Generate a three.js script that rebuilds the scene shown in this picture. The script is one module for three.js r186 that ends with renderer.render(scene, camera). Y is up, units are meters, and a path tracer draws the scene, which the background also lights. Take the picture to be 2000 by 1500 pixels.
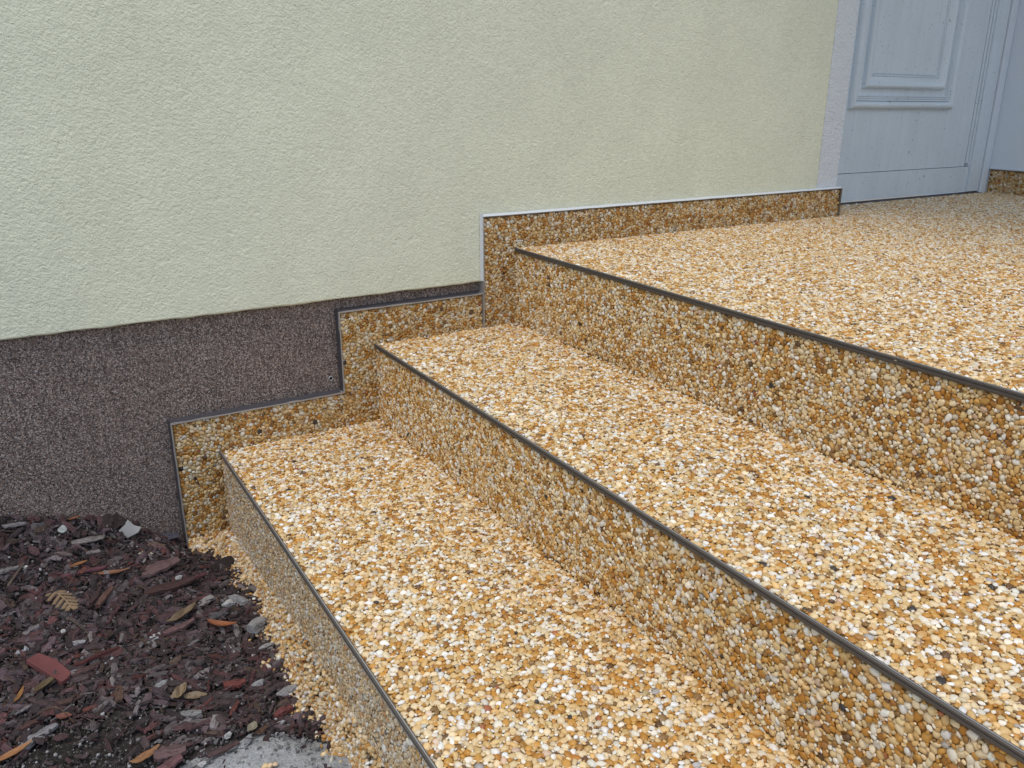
import * as THREE from 'three';
import { mergeGeometries, mergeVertices, toCreasedNormals } from 'three/addons/utils/BufferGeometryUtils.js';

// ------------------------------------------------------------------ camera, sky, sun, exposure
const scene = new THREE.Scene();
const camera = new THREE.PerspectiveCamera(50.24, 4 / 3, 0.05, 400);
camera.position.set(-0.2833, 0.8417, 1.5546);
camera.rotation.order = 'YXZ';
camera.rotation.set(-0.3236, -0.5735, 0.01);
camera.setViewOffset(2000, 1500, -39.96, 21.74, 2000, 1500);
camera.updateProjectionMatrix();
scene.add(camera);

const renderer = new THREE.WebGLRenderer({ antialias: true });
renderer.toneMapping = THREE.LinearToneMapping;
renderer.toneMappingExposure = 1.15;
renderer.shadowMap.enabled = true;

{ // overcast sky: brighter towards the zenith, cool white
  const W = 128, H = 64, d = new Float32Array(W * H * 4);
  for (let j = 0; j < H; j++) for (let i = 0; i < W; i++) {
    const el = ((j + 0.5) / H - 0.5) * Math.PI, s = Math.max(0, Math.sin(el)), k = (j * W + i) * 4;
    const L = 0.95 * (1 + 2 * s) / 3 * 1.3;
    d[k] = L * 0.87; d[k + 1] = L * 0.98; d[k + 2] = L * 1.15; d[k + 3] = 1;
    if (el < 0) { d[k] = 0.2; d[k + 1] = 0.2; d[k + 2] = 0.2; }
  }
  const sky = new THREE.DataTexture(d, W, H, THREE.RGBAFormat, THREE.FloatType);
  sky.mapping = THREE.EquirectangularReflectionMapping;
  sky.magFilter = THREE.LinearFilter; sky.minFilter = THREE.LinearFilter;
  sky.needsUpdate = true;
  scene.background = sky; scene.environment = sky;
}
const sun = new THREE.DirectionalLight(0xffe9cc, 1.2);
sun.position.set(-1.6, 6.5, 1.5); sun.target.position.set(0.5, 0, 0.5);
sun.castShadow = true; sun.shadow.radius = 45;
Object.assign(sun.shadow.camera, { left: -6, right: 6, top: 6, bottom: -6, near: 0.5, far: 20 });
sun.shadow.mapSize.set(2048, 2048);
scene.add(sun, sun.target);

// ------------------------------------------------------------------ helpers
let seed = 12345;
function rnd() { seed |= 0; seed = seed + 0x6D2B79F5 | 0; let t = Math.imul(seed ^ seed >>> 15, 1 | seed); t = t + Math.imul(t ^ t >>> 7, 61 | t) ^ t; return ((t ^ t >>> 14) >>> 0) / 4294967296; }
const rr = (a, b) => a + (b - a) * rnd();
const gauss = () => Math.sqrt(-2 * Math.log(1 - rnd() * 0.999999)) * Math.cos(6.2831853 * rnd());
const sstep = (a, b, x) => { const t = Math.min(1, Math.max(0, (x - a) / (b - a))); return t * t * (3 - 2 * t); };
const lerp = (a, b, t) => a + (b - a) * t;
function hash(i, j, s) { let h = Math.imul(i, 374761393) + Math.imul(j, 668265263) + Math.imul(s, 1274126177) | 0; h = Math.imul(h ^ h >>> 13, 1274126177); return ((h ^ h >>> 16) >>> 0) / 4294967296; }
// periodic value noise, px x py cells over 0..1
function pn(u, v, px, py, s) {
  const x = u * px, y = v * py, i = Math.floor(x), j = Math.floor(y), fx = x - i, fy = y - j;
  const a = fx * fx * (3 - 2 * fx), b = fy * fy * (3 - 2 * fy);
  const i0 = ((i % px) + px) % px, i1 = (i0 + 1) % px, j0 = ((j % py) + py) % py, j1 = (j0 + 1) % py;
  return lerp(lerp(hash(i0, j0, s), hash(i1, j0, s), a), lerp(hash(i0, j1, s), hash(i1, j1, s), a), b) * 2 - 1;
}
// periodic cell noise: [nearest distance in cells, second distance, id of the cell]
function cells(u, v, p, s) {
  const x = u * p, y = v * p, i = Math.floor(x), j = Math.floor(y); let d1 = 9, d2 = 9, id = 0;
  for (let dj = -1; dj <= 1; dj++) for (let di = -1; di <= 1; di++) {
    const a = ((i + di) % p + p) % p, b = ((j + dj) % p + p) % p;
    const dx = i + di + hash(a, b, s) - x, dy = j + dj + hash(a, b, s + 7) - y, d = Math.sqrt(dx * dx + dy * dy);
    if (d < d1) { d2 = d1; d1 = d; id = hash(a, b, s + 13); } else if (d < d2) d2 = d;
  }
  return [d1, d2, id];
}
function tex(n, fn, srgb) {
  const d = new Uint8Array(n * n * 4);
  for (let j = 0; j < n; j++) for (let i = 0; i < n; i++) {
    const c = fn((i + 0.5) / n, (j + 0.5) / n), k = (j * n + i) * 4;
    const [r, g, b] = Array.isArray(c) ? c : [c, c, c];
    const e = v => { v = Math.min(1, Math.max(0, v)); return Math.round(255 * (srgb ? (v <= 0.0031308 ? v * 12.92 : 1.055 * Math.pow(v, 1 / 2.4) - 0.055) : v)); };
    d[k] = e(r); d[k + 1] = e(g); d[k + 2] = e(b); d[k + 3] = 255;
  }
  const t = new THREE.DataTexture(d, n, n, THREE.RGBAFormat);
  t.wrapS = t.wrapT = THREE.RepeatWrapping; t.magFilter = THREE.LinearFilter; t.minFilter = THREE.LinearMipmapLinearFilter; t.generateMipmaps = true;
  if (srgb) t.colorSpace = THREE.SRGBColorSpace;
  t.needsUpdate = true; return t;
}
const scaled = (t, size) => { const c = t.clone(); c.repeat.set(1 / size, 1 / size); c.needsUpdate = true; return c; };
const taken = {};
function numbered(n) { const k = taken[n] = (taken[n] ?? -1) + 1; return k ? `${n}_${String(k).padStart(3, '0')}` : n; }
const shade = o => { o.traverse(m => { if (m.isMesh) { m.castShadow = true; m.receiveShadow = true; } }); return o; };
function thing(name, label, category, pos = [0, 0, 0], group) {
  const o = new THREE.Group(); o.name = numbered(name); o.position.set(...pos);
  o.userData = { label, category }; if (group) o.userData.group = group;
  scene.add(o); return o;
}
function part(parent, name, geo, mat, label) {
  const m = new THREE.Mesh(geo, mat); m.name = numbered(name); m.castShadow = m.receiveShadow = true;
  if (label) m.userData.label = label; parent.add(m); return m;
}
function single(name, geo, mat, label, category, group) {
  const m = part(scene, name, geo, mat); m.userData = { label, category }; if (group) m.userData.group = group; return m;
}
function struct(name, geo, mat) { const m = part(scene, name, geo, mat); m.userData.kind = 'structure'; return m; }
// box from corner to corner, uv in metres
function box(x0, x1, y0, y1, z0, z1) {
  const g = new THREE.BoxGeometry(x1 - x0, y1 - y0, z1 - z0); g.translate((x0 + x1) / 2, (y0 + y1) / 2, (z0 + z1) / 2);
  const p = g.attributes.position, n = g.attributes.normal, uv = g.attributes.uv;
  for (let i = 0; i < p.count; i++) {
    const ax = Math.abs(n.getX(i)), ay = Math.abs(n.getY(i));
    if (ax > 0.5) uv.setXY(i, p.getZ(i), p.getY(i)); else if (ay > 0.5) uv.setXY(i, p.getX(i), p.getZ(i)); else uv.setXY(i, p.getX(i), p.getY(i));
  }
  return g;
}
// profile in (a, b) swept along an axis; place(a, b, t) gives the point
function sweep(profile, t0, t1, place, n = 1, wob) {
  const pos = [], uv = [], m = profile.length;
  for (let k = 0; k < n; k++) {
    const ta = lerp(t0, t1, k / n), tb = lerp(t0, t1, (k + 1) / n);
    for (let i = 0; i < m; i++) {
      const [a0, b0] = profile[i], [a1, b1] = profile[(i + 1) % m];
      const q = [[a0, b0, ta], [a1, b1, ta], [a1, b1, tb], [a0, b0, tb]].map(([a, b, t]) => { const w = wob ? wob(t) : 0; return [place(a + w, b + w, t), [a + b, t]]; });
      for (const s of [0, 1, 2, 0, 2, 3]) { pos.push(...q[s][0]); uv.push(...q[s][1]); }
    }
  }
  for (const [t, flip] of [[t0, 1], [t1, 0]]) for (let i = 1; i < m - 1; i++) {
    const tri = flip ? [0, i + 1, i] : [0, i, i + 1];
    for (const s of tri) { pos.push(...place(profile[s][0], profile[s][1], t)); uv.push(profile[s][0], profile[s][1]); }
  }
  const g = new THREE.BufferGeometry();
  g.setAttribute('position', new THREE.Float32BufferAttribute(pos, 3)); g.setAttribute('uv', new THREE.Float32BufferAttribute(uv, 2));
  g.computeVertexNormals(); return g;
}
const lin = (r, g, b) => new THREE.Color().setRGB(r, g, b);

// ------------------------------------------------------------------ measures (metres)
const T1 = 0.185, T2 = 0.353, T3 = 0.525, X1 = 0, X2 = 0.329, X3 = 0.67, XS = 2.839, ZE = 2.05;
const YB = 0.4556, XW = 1.676, XE = 1.762, ZD = -0.167, ZR = -0.004, ZP = -0.018;
const PX = [-3, -0.6, -0.372, -0.304, -0.237, -0.182, -0.138, -0.11, -0.079, 5], PH = [0.17, 0.16, 0.138, 0.123, 0.1, 0.067, 0.042, 0.019, 0, 0];
function groundY(x, z) { // soil heaped against the plinth, falling off towards the path
  let h = 0; for (let i = 0; i < PX.length - 1; i++) if (x >= PX[i] && x <= PX[i + 1]) h = lerp(PH[i], PH[i + 1], (x - PX[i]) / (PX[i + 1] - PX[i]));
  const e = h * Math.exp(-Math.max(0, z + 0.02) / 0.13);
  return e + 0.004 * pn(x * 0.5, z * 0.5, 9, 9, 3) + 0.0025 * pn(x * 0.5, z * 0.5, 31, 31, 4);
}

// ------------------------------------------------------------------ materials
const T_plaster = (() => { // floated render: grains, worm marks and pits
  const h = (u, v) => {
    const wu = u + 0.004 * pn(u, v, 30, 30, 90), wv = v + 0.004 * pn(u, v, 30, 30, 91);
    let a = 0.52 + 0.17 * pn(wu, wv, 168, 214, 1) + 0.16 * pn(wu, wv, 300, 350, 2) + 0.06 * pn(wu, wv, 440, 440, 3) + 0.05 * pn(u, v, 22, 34, 4);
    const p = pn(wu, wv, 170, 200, 5) + 0.5 * pn(wu, wv, 330, 350, 6); a -= 0.9 * Math.max(0, p - 0.6);
    const r = Math.abs(pn(wu, wv, 110, 140, 8)); a -= 0.2 * Math.max(0, 0.1 - r) / 0.1 * sstep(-0.1, 0.35, pn(u, v, 34, 40, 9));
    return a;
  };
  const n = 1024, f = new Float32Array(n * n); for (let j = 0; j < n; j++) for (let i = 0; i < n; i++) f[j * n + i] = h((i + 0.5) / n, (j + 0.5) / n);
  return f;
})();
const plasterH = (x, y) => { // x, y in metres; tile 0.48 m
  const n = 1024, u = x / 0.48 * n, v = y / 0.48 * n, i = Math.floor(u), j = Math.floor(v), a = u - i, b = v - j;
  const g = (p, q) => T_plaster[((q % n) + n) % n * n + ((p % n) + n) % n];
  return lerp(lerp(g(i, j), g(i + 1, j), a), lerp(g(i, j + 1), g(i + 1, j + 1), a), b);
};
const tPlaster = scaled(tex(1024, (u, v) => T_plaster[Math.floor(v * 1024) * 1024 + Math.floor(u * 1024)]), 0.48);
const tRenderCol = scaled(tex(512, (u, v) => { const k = 1 + 0.035 * pn(u, v, 5, 5, 20) + 0.03 * pn(u, v, 19, 19, 21) + 0.05 * pn(u, v, 200, 200, 22); return [k * 0.735, k * 0.765, k * 0.61]; }, true), 1.3);
const M = {};
M.yellow = new THREE.MeshStandardMaterial({ map: tRenderCol, bumpMap: tPlaster, bumpScale: 0.0012, roughness: 0.95 });
M.whiteRender = new THREE.MeshStandardMaterial({ color: lin(0.7, 0.75, 0.8), bumpMap: tPlaster, bumpScale: 0.0022, roughness: 0.93 });
const tMosaic = (() => {
  const pal = [[0.05, 0.038, 0.035], [0.2, 0.155, 0.138], [0.3, 0.245, 0.22], [0.11, 0.085, 0.08], [0.42, 0.365, 0.34], [0.22, 0.155, 0.125], [0.15, 0.126, 0.125]];
  return [scaled(tex(1024, (u, v) => { const [a, b, id] = cells(u, v, 220, 40); const c = pal[Math.floor(id * 6.999)]; const e = sstep(0.03, 0.3, b - a); return c.map(x => x * (0.5 + 0.5 * e) * (1.12 + 0.05 * pn(u, v, 9, 9, 43))); }, true), 0.42),
    scaled(tex(1024, (u, v) => { const [a, b, id] = cells(u, v, 220, 40); return 0.25 + 0.5 * Math.sqrt(Math.max(0, 1 - a * a * 1.6)) + 0.2 * id; }), 0.42)];
})();
M.plinth = new THREE.MeshStandardMaterial({ map: tMosaic[0], bumpMap: tMosaic[1], bumpScale: 0.0012, roughness: 0.62 });
M.pebble = new THREE.MeshStandardMaterial({ color: 0xffffff, roughness: 0.42 });
M.bed = new THREE.MeshStandardMaterial({ color: lin(0.36, 0.23, 0.1), roughness: 0.7 });
M.core = new THREE.MeshStandardMaterial({ color: lin(0.3, 0.29, 0.28), roughness: 0.95 });
const tBrush = tex(256, (u, v) => 0.5 + 0.25 * pn(u, v, 90, 3, 60) + 0.15 * pn(u, v, 40, 5, 61) + 0.1 * pn(u, v, 160, 30, 62));
M.strip = new THREE.MeshStandardMaterial({ color: lin(0.105, 0.094, 0.088), metalness: 0.3, roughness: 0.5, bumpMap: scaled(tBrush, 0.12), bumpScale: 0.0002 });
M.steel = new THREE.MeshStandardMaterial({ color: lin(0.45, 0.45, 0.46), metalness: 0.55, roughness: 0.45 });
M.brownMetal = new THREE.MeshStandardMaterial({ color: lin(0.2, 0.17, 0.14), metalness: 0.6, roughness: 0.45 });
M.sealGrey = new THREE.MeshStandardMaterial({ color: lin(0.06, 0.058, 0.068), roughness: 0.5, bumpMap: scaled(tPlaster.clone(), 0.2), bumpScale: 0.0004 });
M.sealWhite = new THREE.MeshStandardMaterial({ color: lin(0.62, 0.67, 0.73), roughness: 0.5 });
const tPaint = scaled(tex(512, (u, v) => 0.5 + 0.22 * pn(u, v, 120, 6, 70) + 0.14 * pn(u, v, 60, 12, 71) + 0.14 * pn(u, v, 220, 200, 72)), 0.5);
const tPaintCol = scaled(tex(512, (u, v) => { let k = 1 + 0.03 * pn(u, v, 40, 4, 73) + 0.025 * pn(u, v, 7, 7, 74); if (pn(u, v, 90, 90, 75) > 0.88) k *= 0.6; if (pn(u, v, 60, 140, 76) > 0.9 && pn(u, v, 9, 9, 77) > 0.1) k *= 0.75; return [0.7 * k, 0.79 * k, 0.86 * k]; }, true), 0.5);
M.paint = new THREE.MeshStandardMaterial({ map: tPaintCol, bumpMap: tPaint, bumpScale: 0.0005, roughness: 0.48 });
M.holeShade = new THREE.MeshStandardMaterial({ color: lin(0.015, 0.016, 0.02), roughness: 0.9 });  // near black, stands in for the shade inside the screw hole
const tFine = tex(512, (u, v) => 0.5 + 0.2 * pn(u, v, 40, 40, 80) + 0.2 * pn(u, v, 110, 110, 81) + 0.2 * pn(u, v, 220, 220, 82));
M.whiteWall = new THREE.MeshStandardMaterial({ color: lin(0.71, 0.78, 0.86), bumpMap: scaled(tFine, 0.3), bumpScale: 0.0007, roughness: 0.93 });
M.soil = new THREE.MeshStandardMaterial({ roughness: 1, bumpMap: scaled(tFine, 0.12), bumpScale: 0.004,
  map: scaled(tex(512, (u, v) => { const [a, , id] = cells(u, v, 90, 83), k = (0.6 + 0.8 * id) * (1 - 0.4 * a) * (1 + 0.4 * pn(u, v, 8, 8, 84)); return [0.05 * k, 0.042 * k, 0.041 * k]; }, true), 0.3) });
M.sand = new THREE.MeshStandardMaterial({ roughness: 0.97, bumpMap: scaled(tFine, 0.09), bumpScale: 0.0022,
  map: scaled(tex(512, (u, v) => { const k = 1 + 0.14 * pn(u, v, 6, 6, 85) + 0.16 * pn(u, v, 50, 50, 86) + 0.25 * pn(u, v, 180, 180, 87) - (pn(u, v, 70, 70, 88) > 0.72 ? 0.45 : 0); return [0.35 * k, 0.37 * k, 0.4 * k]; }, true), 0.35) });
M.ground = new THREE.MeshStandardMaterial({ color: lin(0.2, 0.19, 0.17), roughness: 1 });
const tBark = tex(256, (u, v) => 0.5 + 0.3 * pn(u, v, 3, 26, 95) + 0.2 * pn(u, v, 8, 60, 96) + 0.15 * pn(u, v, 30, 90, 97));
const tBarkCol = tex(256, (u, v) => { const k = 1 + 0.35 * pn(u, v, 3, 22, 98) + 0.25 * pn(u, v, 12, 60, 99); return [k, k * 0.98, k * 0.97].map(x => Math.min(1, 0.6 * x)); }, true);
M.bark = new THREE.MeshStandardMaterial({ map: tBarkCol, bumpMap: tBark, bumpScale: 0.0015, roughness: 0.85 });
const barkOf = (r, g, b) => { const m = M.bark.clone(); m.color = lin(r / 0.6, g / 0.6, b / 0.6); return m; };
const tStone = tex(256, (u, v) => 0.5 + 0.2 * pn(u, v, 8, 8, 100) + 0.2 * pn(u, v, 30, 30, 101) - (pn(u, v, 26, 26, 102) > 0.5 ? 0.3 : 0));
const tStoneCol = tex(256, (u, v) => { let k = 0.8 + 0.15 * pn(u, v, 7, 7, 103) + 0.15 * pn(u, v, 50, 50, 104); if (pn(u, v, 34, 34, 105) > 0.55) k *= 0.55; return [k, k, k]; }, true);
const stoneOf = (r, g, b) => new THREE.MeshStandardMaterial({ color: lin(r / 0.8, g / 0.8, b / 0.8), map: tStoneCol, bumpMap: tStone, bumpScale: 0.0012, roughness: 0.92 });
const tLeaf = tex(128, (u, v) => { const vein = Math.abs(v - 0.5) < 0.03 ? 1.25 : 1, side = 0.9 + 0.1 * Math.sin((u * 16 + Math.abs(v - 0.5) * 12) * 6.283); const k = 0.75 * vein * side * (1 + 0.2 * pn(u, v, 8, 8, 106)); return [k, k, k]; }, true);
const leafOf = (r, g, b) => new THREE.MeshStandardMaterial({ color: lin(r / 0.75, g / 0.75, b / 0.75), map: tLeaf, roughness: 0.65, side: THREE.DoubleSide });

// ------------------------------------------------------------------ the setting: ground, path, soil
{
  const g = new THREE.PlaneGeometry(160, 160, 1, 1); g.rotateX(-Math.PI / 2); g.translate(0, -0.07, 0);
  struct('ground', g, M.ground);
  const grid = (x0, x1, z0, z1, s, y) => {
    const nx = Math.round((x1 - x0) / s), nz = Math.round((z1 - z0) / s), p = [], uv = [], ix = [];
    for (let j = 0; j <= nz; j++) for (let i = 0; i <= nx; i++) { const x = lerp(x0, x1, i / nx), z = lerp(z0, z1, j / nz); p.push(x, y(x, z), z); uv.push(x, z); }
    for (let j = 0; j < nz; j++) for (let i = 0; i < nx; i++) { const a = j * (nx + 1) + i, b = a + 1, c = a + nx + 1, d = c + 1; ix.push(a, c, b, b, c, d); }
    const q = new THREE.BufferGeometry(); q.setAttribute('position', new THREE.Float32BufferAttribute(p, 3)); q.setAttribute('uv', new THREE.Float32BufferAttribute(uv, 2)); q.setIndex(ix); q.computeVertexNormals(); return q;
  };
  struct('soil', grid(-2.2, 0.02, -0.03, 1.2, 0.006, (x, z) => groundY(x, z) - 0.004 - 0.03 * sstep(0.9, 1.15, z)), M.soil);
  // grey cement sand of the path: its edge runs unevenly into the bed
  const edge = x => 0.572 + 0.062 * sstep(-0.11, -0.03, x) + 0.066 * sstep(-0.2, -0.5, x) + 0.01 * pn(x, 0.3, 13, 3, 110) + 0.008 * pn(x, 0.7, 41, 3, 111);
  struct('path', grid(-2.2, 0.02, 0.45, 3.2, 0.0075, (x, z) => -0.02 + 0.023 * sstep(edge(x) - 0.07, edge(x) + 0.05, z) + 0.0025 * pn(x, z, 23, 23, 112) + 0.0018 * pn(x, z, 71, 71, 113)), M.sand);
}

// ------------------------------------------------------------------ the house wall
{
  const w = thing('house_wall', 'pale yellow rendered house wall above a dark speckled plinth', 'wall');
  part(w, 'masonry', mergeGeometries([box(-3, XE - 0.004, -0.1, 2.95, -0.4, -0.03), box(XE - 0.004, XS + 0.3, 2.62, 2.95, -0.4, -0.03)]), M.core);
  // yellow coat: real relief where the picture looks, a plain coat beyond
  const relief = (x0, x1, y0, y1, s, amp, lip) => {
    const nx = Math.round((x1 - x0) / s), ny = Math.round((y1 - y0) / s), p = [], uv = [], ix = [];
    for (let j = 0; j <= ny; j++) for (let i = 0; i <= nx; i++) {
      const x = lerp(x0, x1, i / nx); let y = lerp(y0, y1, j / ny), z = ZR + amp * 0.8 * (plasterH(x, y) - 0.5) + 0.0009 * pn(x, y, 4, 4, 120);
      if (j === 0 && lip) { y += 0.0016 * pn(x, 0.5, 37, 3, 121) + 0.0012 * pn(x, 0.5, 11, 3, 122); z -= 0.002; }
      if (j === 1 && lip) y += 0.0008 * pn(x, 0.5, 37, 3, 121);
      p.push(x, y, z); uv.push(x, y);
    }
    for (let j = 0; j < ny; j++) for (let i = 0; i < nx; i++) { const a = j * (nx + 1) + i, b = a + 1, c = a + nx + 1, d = c + 1; ix.push(a, b, c, b, d, c); }
    if (lip) { const o = p.length / 3; for (let i = 0; i <= nx; i++) { const x = p[i * 3], y = p[i * 3 + 1]; p.push(x, y, -0.03); uv.push(x, y - 0.02); } for (let i = 0; i < nx; i++) ix.push(i, o + i, i + 1, i + 1, o + i, o + i + 1); }
    const g = new THREE.BufferGeometry(); g.setAttribute('position', new THREE.Float32BufferAttribute(p, 3)); g.setAttribute('uv', new THREE.Float32BufferAttribute(uv, 2)); g.setIndex(ix); g.computeVertexNormals(); return g;
  };
  part(w, 'render_coat', mergeGeometries([relief(-0.5, XW, YB, 1.4, 0.002, 0.0014, true), box(-3, -0.5, YB, 1.5, -0.03, ZR), box(-0.5, XW, 1.4, 1.5, -0.03, ZR), box(-3, XW, 1.5, 2.9, -0.03, ZR)].map(g => { const q = g.index ? g.toNonIndexed() : g; q.deleteAttribute; return q; })), M.yellow);
  part(w, 'white_band', mergeGeometries([relief(XW + 0.0005, XE, YB + 0.02, 1.5, 0.0024, 0.0026, false).toNonIndexed(), box(XW + 0.0005, XE, 1.5, 2.9, -0.03, ZR).toNonIndexed(), box(XE - 0.004, XE, 0.5, 2.62, -0.25, ZR - 0.001).toNonIndexed()]), M.whiteRender, 'rough white painted band around the door opening');
  part(w, 'plinth', box(-3, 0.75, -0.1, YB + 0.012, -0.03, ZP), M.plinth, 'dark brown speckled plinth');
  const ring = new THREE.TorusGeometry(0.0042, 0.0012, 8, 20); ring.translate(0.2355, 0.288, ZP + 0.0006);
  const hole = part(w, 'screw_hole', ring, M.steel);
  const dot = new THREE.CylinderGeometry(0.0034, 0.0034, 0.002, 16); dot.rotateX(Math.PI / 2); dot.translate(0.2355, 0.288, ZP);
  part(hole, 'hole_shade', dot, M.holeShade);  // flat disc coloured dark to paint the shade inside the hole
}
// side wall at the right of the door
{
  const s = thing('side_wall', 'smooth white side wall standing at right angles beside the door', 'wall');
  part(s, 'plaster', box(XS, XS + 0.3, 0.3, 2.95, -0.4, 2.3), M.whiteWall);
}
// porch roof over the landing (outside the picture: it dims the door corner)
{
  const r = thing('porch_roof', 'flat white porch roof over the landing and the door', 'roof');
  part(r, 'slab', box(1.15, XS - 0.003, 2.56, 2.7, ZR + 0.003, 1.25), M.whiteWall);
  part(r, 'fascia', box(1.12, 1.148, 2.52, 2.74, ZR + 0.003, 1.25), M.paint);
}

// ------------------------------------------------------------------ the door
{
  const d = thing('front_door', 'white painted panelled front door beside the side wall', 'door');
  const L0 = 1.775, L1 = 2.686, LB = 0.533, LT = 2.52, Z = ZD - 0.004;
  part(d, 'leaf', box(L0, L1, 0.6225, LT, Z - 0.05, Z), M.paint);
  part(d, 'bottom_rail', box(L0, L1 + 0.028, LB, 0.6205, Z - 0.05, Z + 0.003), M.paint);
  // mouldings: rings lofted over a profile of (inset, height)
  const mould = (x0, y0, x1, y1, prof, z) => {
    const pos = [], uv = [];
    const ring = ([t, h]) => [[x0 + t, y0 + t, z + h], [x1 - t, y0 + t, z + h], [x1 - t, y1 - t, z + h], [x0 + t, y1 - t, z + h]];
    for (let i = 0; i < prof.length - 1; i++) { const a = ring(prof[i]), b = ring(prof[i + 1]);
      for (let k = 0; k < 4; k++) { const n = (k + 1) % 4; for (const v of [a[k], a[n], b[n], a[k], b[n], b[k]]) { pos.push(...v); uv.push(k % 2 ? v[0] : v[1], k % 2 ? v[1] : v[0]); } } }
    const g = new THREE.BufferGeometry(); g.setAttribute('position', new THREE.Float32BufferAttribute(pos, 3)); g.setAttribute('uv', new THREE.Float32BufferAttribute(uv, 2)); g.computeVertexNormals(); return g;
  };
  const outer = []; for (let k = 0; k <= 10; k++) { const a = Math.PI * k / 10; outer.push([0.012 - 0.012 * Math.cos(a), 0.004 + 0.015 * Math.sin(a)]); }
  outer.unshift([0, -0.002]); outer.push([0.0245, 0.001], [0.0255, 0.009], [0.0305, 0.009], [0.0309, 0.0035], [0.0317, 0.0035], [0.032, 0.0075], [0.0365, 0.0075], [0.0369, 0.0015], [0.0378, 0.0015], [0.0381, 0.0055], [0.0405, 0.0055], [0.042, -0.002]);
  part(d, 'panel_moulding', mould(1.987, 0.819, 2.534, 1.86, outer, Z), M.paint);
  const inner = [[0, -0.002], [0, 0.006]]; for (let k = 0; k <= 8; k++) { const a = Math.PI * 0.75 * k / 8; inner.push([0.009 - 0.009 * Math.cos(a), 0.006 + 0.012 * Math.sin(a)]); }
  inner.push([0.019, 0.009], [0.035, 0.006], [0.0354, 0.001], [0.0364, 0.001], [0.0367, 0.005], [0.0412, 0.0045], [0.0416, -0.0005], [0.0426, -0.0005], [0.043, 0.003], [0.046, -0.004]);
  part(d, 'panel_moulding', mould(2.044, 0.882, 2.472, 1.8, inner, Z), M.paint);
  part(d, 'panel', box(2.09, 2.426, 0.927, 1.755, Z - 0.004, Z + 0.001), M.paint);
  const f = part(d, 'frame', mergeGeometries([box(2.7175, 2.787, 0.532, 2.6, Z - 0.06, Z + 0.009), box(XE - 0.06, L0 - 0.003, 0.532, 2.6, Z - 0.06, Z + 0.009), box(XE - 0.06, 2.787, LT + 0.003, 2.6, Z - 0.06, Z + 0.008)]), M.paint);
  part(f, 'rebate_bead', mergeGeometries([box(2.6895, 2.703, 0.634, LT, Z - 0.05, Z + 0.001), box(2.7055, 2.7155, 0.622, LT, Z - 0.05, Z + 0.004)]), M.paint);
  part(d, 'frame_back', box(XE - 0.06, XS - 0.002, 0.532, 2.6, Z - 0.075, Z - 0.0605), M.paint);
  part(d, 'jamb_lining', mergeGeometries([sweep([[2.7925, -0.23], [XS - 0.001, -0.23], [XS - 0.001, ZD + 0.006], [2.828, ZD + 0.011], [2.7945, ZD + 0.011], [2.7925, ZD + 0.009]], 0.5255, 2.62, (a, b, t) => [a, t, b])]), M.whiteWall);
  part(d, 'threshold_seal', sweep([[ZD - 0.004, 0.5235], [ZD + 0.012, 0.5235], [ZD + 0.004, 0.5275], [ZD - 0.004, 0.5285]], XE - 0.01, 2.795, (a, b, t) => [t, b, a], 40), M.sealGrey);
}

// ------------------------------------------------------------------ pebbles
function pebbleGeo(s, flat) { // a rounded, slightly faceted stone of about unit radius
  let g = new THREE.IcosahedronGeometry(1, 3); g.deleteAttribute('uv'); g.deleteAttribute('normal'); g = mergeVertices(g, 1e-4);
  const keep = seed; seed = s * 7919 + 11;
  const cuts = []; for (let k = 0; k < 9; k++) { const v = new THREE.Vector3(gauss(), gauss(), gauss()).normalize(); cuts.push([v, rr(0.66, 0.9)]); }
  const ph = [rr(0, 6), rr(0, 6), rr(0, 6)];
  const p = g.attributes.position, v = new THREE.Vector3();
  for (let i = 0; i < p.count; i++) {
    v.fromBufferAttribute(p, i);
    let r = 1 + 0.06 * Math.sin(2.3 * v.x + ph[0]) + 0.06 * Math.sin(2.9 * v.y + ph[1]) + 0.05 * Math.sin(3.1 * v.z + ph[2]);
    for (const [c, d] of cuts) { const q = c.dot(v) * r; if (q > d) r *= lerp(1, d / q, 0.85); }
    v.multiplyScalar(r); p.setXYZ(i, v.x, v.y * flat, v.z);
  }
  seed = keep; g.computeVertexNormals(); return g;
}
const PG = [1, 2, 3, 4, 5, 6, 7, 8].map(s => pebbleGeo(s, 1));
const PAL = [ // linear colour, share
  [[0.67, 0.5, 0.27], 20], [[0.74, 0.6, 0.39], 16], [[0.61, 0.41, 0.175], 13], [[0.75, 0.7, 0.6], 14], [[0.78, 0.76, 0.73], 9], [[0.54, 0.29, 0.07], 11], [[0.45, 0.21, 0.036], 9],
  [[0.36, 0.17, 0.04], 4], [[0.26, 0.15, 0.055], 2.6], [[0.6, 0.44, 0.32], 2], [[0.13, 0.07, 0.035], 0.8], [[0.04, 0.035, 0.035], 0.16], [[0.4, 0.385, 0.38], 0.4], [[0.36, 0.12, 0.05], 0.14]];
const PSUM = PAL.reduce((a, b) => a + b[1], 0);
function pickColor(out) {
  let t = rnd() * PSUM, k = 0; while ((t -= PAL[k][1]) > 0 && k < PAL.length - 1) k++;
  const c = PAL[k][0], b = 1 + 0.1 * gauss(), w = 0.04 * gauss();
  out.setRGB(Math.min(0.9, Math.max(0.01, c[0] * b)), Math.min(0.9, Math.max(0.01, c[1] * b * (1 - w))), Math.min(0.88, Math.max(0.008, c[2] * b * (1 - 2.2 * w)))); return k;
}
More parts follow.
